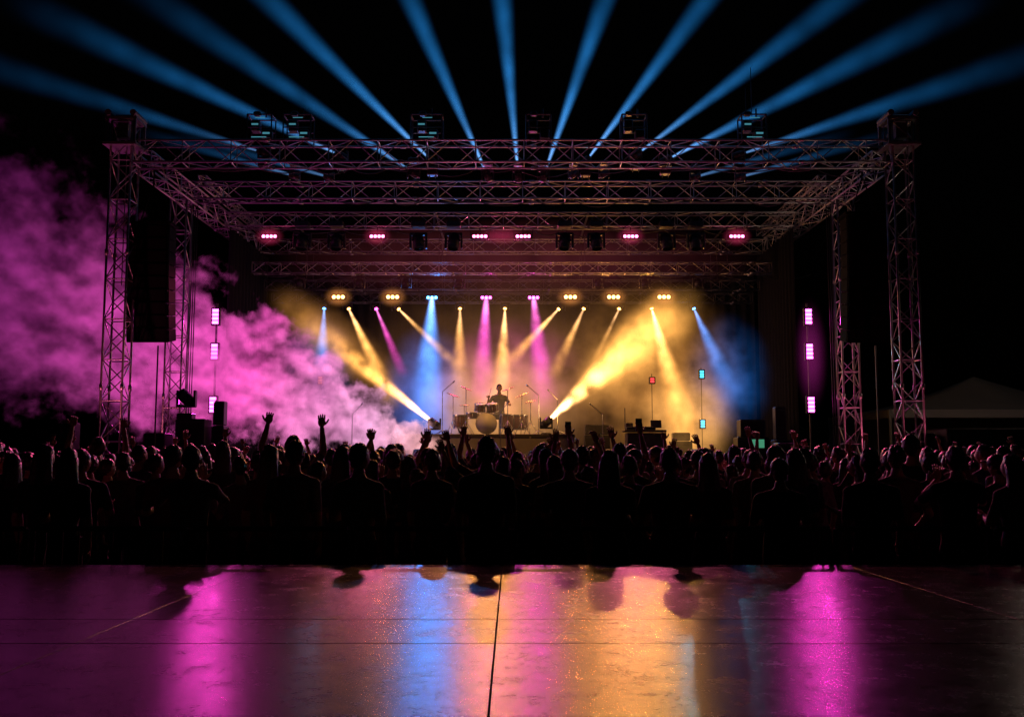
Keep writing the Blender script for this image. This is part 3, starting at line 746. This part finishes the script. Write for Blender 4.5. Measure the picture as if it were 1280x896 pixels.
# ------------------------------------------------------------------ haze: one self-glowing volume, fixture light painted in as coloured emission
hz=empty('stage_haze')
def stage_haze():
    m,nt,out=newmat('stage_haze'); g=nt.nodes.new('ShaderNodeNewGeometry'); P=g.outputs['Position']
    n=MT(nt,'SUBTRACT',NOI(nt,P,1.25,3,.62),.5)
    lo=MT(nt,'MAXIMUM',MT(nt,'MULTIPLY_ADD',n,2.6,1),0); hi=MT(nt,'MAXIMUM',MT(nt,'MULTIPLY_ADD',n,5.2,1),0)
    tot=None
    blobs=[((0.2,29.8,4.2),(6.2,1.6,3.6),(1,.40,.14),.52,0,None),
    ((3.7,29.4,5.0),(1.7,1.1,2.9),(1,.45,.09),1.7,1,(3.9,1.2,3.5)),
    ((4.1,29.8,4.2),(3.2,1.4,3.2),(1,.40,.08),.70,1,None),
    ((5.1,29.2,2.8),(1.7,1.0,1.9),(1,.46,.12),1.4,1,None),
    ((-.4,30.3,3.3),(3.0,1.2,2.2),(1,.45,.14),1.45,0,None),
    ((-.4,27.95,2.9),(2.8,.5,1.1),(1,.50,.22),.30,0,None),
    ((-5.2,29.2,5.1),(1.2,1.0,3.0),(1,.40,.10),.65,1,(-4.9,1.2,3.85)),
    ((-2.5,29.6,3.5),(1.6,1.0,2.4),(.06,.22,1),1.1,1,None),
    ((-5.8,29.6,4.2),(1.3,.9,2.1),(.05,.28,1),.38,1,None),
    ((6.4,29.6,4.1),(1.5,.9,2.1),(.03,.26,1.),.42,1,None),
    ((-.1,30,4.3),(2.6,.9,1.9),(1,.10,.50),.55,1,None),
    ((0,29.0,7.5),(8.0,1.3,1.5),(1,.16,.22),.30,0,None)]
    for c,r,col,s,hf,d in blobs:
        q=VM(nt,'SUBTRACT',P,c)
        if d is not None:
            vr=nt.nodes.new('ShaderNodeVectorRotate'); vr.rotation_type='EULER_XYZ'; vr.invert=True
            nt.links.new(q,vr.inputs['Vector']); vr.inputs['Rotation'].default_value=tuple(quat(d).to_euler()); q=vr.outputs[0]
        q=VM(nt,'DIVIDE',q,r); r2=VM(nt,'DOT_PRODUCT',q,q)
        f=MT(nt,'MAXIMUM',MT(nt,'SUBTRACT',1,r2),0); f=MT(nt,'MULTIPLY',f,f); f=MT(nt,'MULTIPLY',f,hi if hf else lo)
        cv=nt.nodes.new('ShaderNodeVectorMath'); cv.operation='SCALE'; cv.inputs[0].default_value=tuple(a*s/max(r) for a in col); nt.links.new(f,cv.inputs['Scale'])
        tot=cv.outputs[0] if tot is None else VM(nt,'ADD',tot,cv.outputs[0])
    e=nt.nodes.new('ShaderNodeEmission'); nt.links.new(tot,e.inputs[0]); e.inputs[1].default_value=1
    nt.links.new(e.outputs[0],out.inputs['Volume']); steprate(m,.65)
    b=MB(); b.box((0,29.4,5.15),(15.8,3.8,7.6)); o=b.obj('haze_volume',[m],hz); glow_only(o)
stage_haze()
def halo(c,rad,col,Sx):  # emissive ball painting the bloom around a lamp
    m,nt,out=newmat('lamp_halo'); tc=nt.nodes.new('ShaderNodeTexCoord'); r2=VM(nt,'DOT_PRODUCT',tc.outputs['Object'],tc.outputs['Object'])
    f=MT(nt,'MAXIMUM',MT(nt,'SUBTRACT',1,r2),0); f=MT(nt,'MULTIPLY',MT(nt,'MULTIPLY',f,f),MT(nt,'MULTIPLY',f,Sx/max(rad)))
    e=nt.nodes.new('ShaderNodeEmission'); e.inputs[0].default_value=(*col,1); nt.links.new(f,e.inputs[1]); nt.links.new(e.outputs[0],out.inputs['Volume']); steprate(m,4)
    b=MB(); b.ell((0,0,0),(1.05,1.05,1.05),12,8); o=b.obj('glow_halo',[m],hz); o.location=c; o.scale=rad; glow_only(o)
for sx in(-1,1): halo((sx*7.85,26.0,4.4),(.50,.50,1.7),(1,.06,.6),.42)
for x in(-6.95,-3.86,-.3,3.4,6.44): halo((x,28,8.02),(.95 if x==-.3 else .5,.3,.34),(1,.06,.2),.60)
for x in(-5.47,-3.76,1.84,3.2,4.79): halo((x,31,6.76),(.55,.4,.4),(1,.35,.08),.85)

def smoke():  # smoke glows by itself: stage light is painted into its emission
    p0=Vector((-1.7,27.1,1.7)); p1=Vector((-17.6,27.0,7.9)); d=p1-p0; L=d.length
    m,nt,out=newmat('stage_smoke'); tc=nt.nodes.new('ShaderNodeTexCoord'); P=tc.outputs['Object']
    sp=nt.nodes.new('ShaderNodeSeparateXYZ'); nt.links.new(P,sp.inputs[0]); x,y,z=sp.outputs
    R=MT(nt,'MULTIPLY_ADD',z,.165,.42)
    r=MT(nt,'DIVIDE',MT(nt,'SQRT',MT(nt,'ADD',MT(nt,'MULTIPLY',x,x),MT(nt,'MULTIPLY',y,y))),R)
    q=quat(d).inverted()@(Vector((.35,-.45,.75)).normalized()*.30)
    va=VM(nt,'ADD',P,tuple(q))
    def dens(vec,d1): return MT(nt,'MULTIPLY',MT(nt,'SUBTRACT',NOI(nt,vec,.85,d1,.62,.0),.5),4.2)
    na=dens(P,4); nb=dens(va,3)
    f=MT(nt,'ADD',MT(nt,'SUBTRACT',1.0,r),na)
    soft=MT(nt,'MAXIMUM',MT(nt,'MULTIPLY_ADD',z,-.30,3.8),.42)
    de=MT(nt,'MULTIPLY',f,soft,clamp=True)
    de=MT(nt,'MULTIPLY',de,MT(nt,'MULTIPLY',MT(nt,'SUBTRACT',1.8,r),2.5,clamp=True))
    de=MT(nt,'MULTIPLY',de,MT(nt,'MULTIPLY',MT(nt,'SUBTRACT',L,z),.35,clamp=True))
    de=MT(nt,'MULTIPLY',de,MT(nt,'MULTIPLY',z,1.0,clamp=True))
    sh=MT(nt,'MINIMUM',MT(nt,'MAXIMUM',MT(nt,'MULTIPLY_ADD',MT(nt,'SUBTRACT',na,nb),1.9,.9),.14),2.3)  # self-shadowing baked into the emission from an offset noise sample
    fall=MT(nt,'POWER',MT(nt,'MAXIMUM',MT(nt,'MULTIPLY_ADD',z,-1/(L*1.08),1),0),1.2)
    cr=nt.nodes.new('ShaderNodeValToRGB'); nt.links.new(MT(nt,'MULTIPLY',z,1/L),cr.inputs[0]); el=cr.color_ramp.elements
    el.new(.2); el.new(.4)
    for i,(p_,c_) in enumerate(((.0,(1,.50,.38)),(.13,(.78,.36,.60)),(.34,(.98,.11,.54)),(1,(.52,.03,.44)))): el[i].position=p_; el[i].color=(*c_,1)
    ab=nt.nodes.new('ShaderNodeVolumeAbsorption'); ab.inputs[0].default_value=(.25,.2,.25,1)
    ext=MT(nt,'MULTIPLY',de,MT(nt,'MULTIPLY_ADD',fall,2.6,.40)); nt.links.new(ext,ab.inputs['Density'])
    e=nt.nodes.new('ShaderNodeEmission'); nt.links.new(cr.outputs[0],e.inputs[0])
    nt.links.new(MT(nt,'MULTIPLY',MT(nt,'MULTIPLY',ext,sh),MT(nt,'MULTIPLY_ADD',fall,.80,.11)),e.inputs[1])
    ad=nt.nodes.new('ShaderNodeAddShader'); nt.links.new(ab.outputs[0],ad.inputs[0]); nt.links.new(e.outputs[0],ad.inputs[1]); nt.links.new(ad.outputs[0],out.inputs['Volume'])
    steprate(m,.38)
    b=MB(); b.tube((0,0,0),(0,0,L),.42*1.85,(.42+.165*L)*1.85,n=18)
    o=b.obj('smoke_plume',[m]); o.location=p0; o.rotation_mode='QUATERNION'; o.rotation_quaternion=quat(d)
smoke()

# ------------------------------------------------------------------ working lamps
for a,b,c,W,an in (((-.23,31.9,6.4),(-.4,28.7,2.8),'yel',600,34),((1.48,31.9,6.4),(-.3,28.7,2.6),'yel',400,26),
 ((4.55,31.9,6.4),(4.6,27,1.5),'yel',700,45),((-5.28,31.9,6.4),(-3.6,27,1.5),'yel',400,34),
 ((-2.52,30.9,6.7),(-2.6,29,1.6),'blue',700,32),((-.81,30.9,6.7),(-1.2,27.5,2.0),'mag',300,34),((.68,30.9,6.7),(1.1,27.5,2.0),'mag',300,34),((5.93,31.9,6.4),(6.6,27,1.5),'blue',400,34),
 ((-.3,25.3,8.3),(-.7,27.6,2.3),'yel',900,40),((0,31.0,7.6),(0,28.3,9.8),'pink',300,80)):  # the yellow spot here is an added fill for the riser front
    spot(a,b,c,W,an,.6)
for x,y,z,c,W in((-7.85,25.9,5.4,'mag',170),(-7.85,25.9,3.2,'mag',110),(7.85,25.9,5.4,'mag',170),(7.85,25.9,3.2,'mag',110),
  (-2.52,30.85,6.7,'blue',420),(-5.6,28.9,4.2,'cyan',110),(5.55,28.9,4.15,'cyan',210),(-.81,30.85,6.7,'mag',130),(.68,30.85,6.7,'mag',190),
  (3.2,30.85,6.7,'amber',360),(4.5,30.85,6.7,'yel',300),(1.84,30.85,6.7,'amber',140),(-3.76,30.85,6.7,'amber',55)):
    spot((x,y,z),(x*.5,10,1.2),c,W,100,1,.07)
for x,c,W in((-6.9,'pink',4600),(-3.8,'rose',4000),(-.6,'amber',3600),(3.4,'rose',4200),(6.4,'pink',4600)): spot((x,27.8,8.0),(x*.95,15.8,1.5),c,W,28,1,.15)
l=bpy.data.lights.new('moon','SUN'); l.energy=.004; l.angle=math.radians(.5); l.color=(.7,.8,1); o=link(bpy.data.objects.new('moon',l)); o.rotation_euler=(math.radians(50),0,math.radians(150))
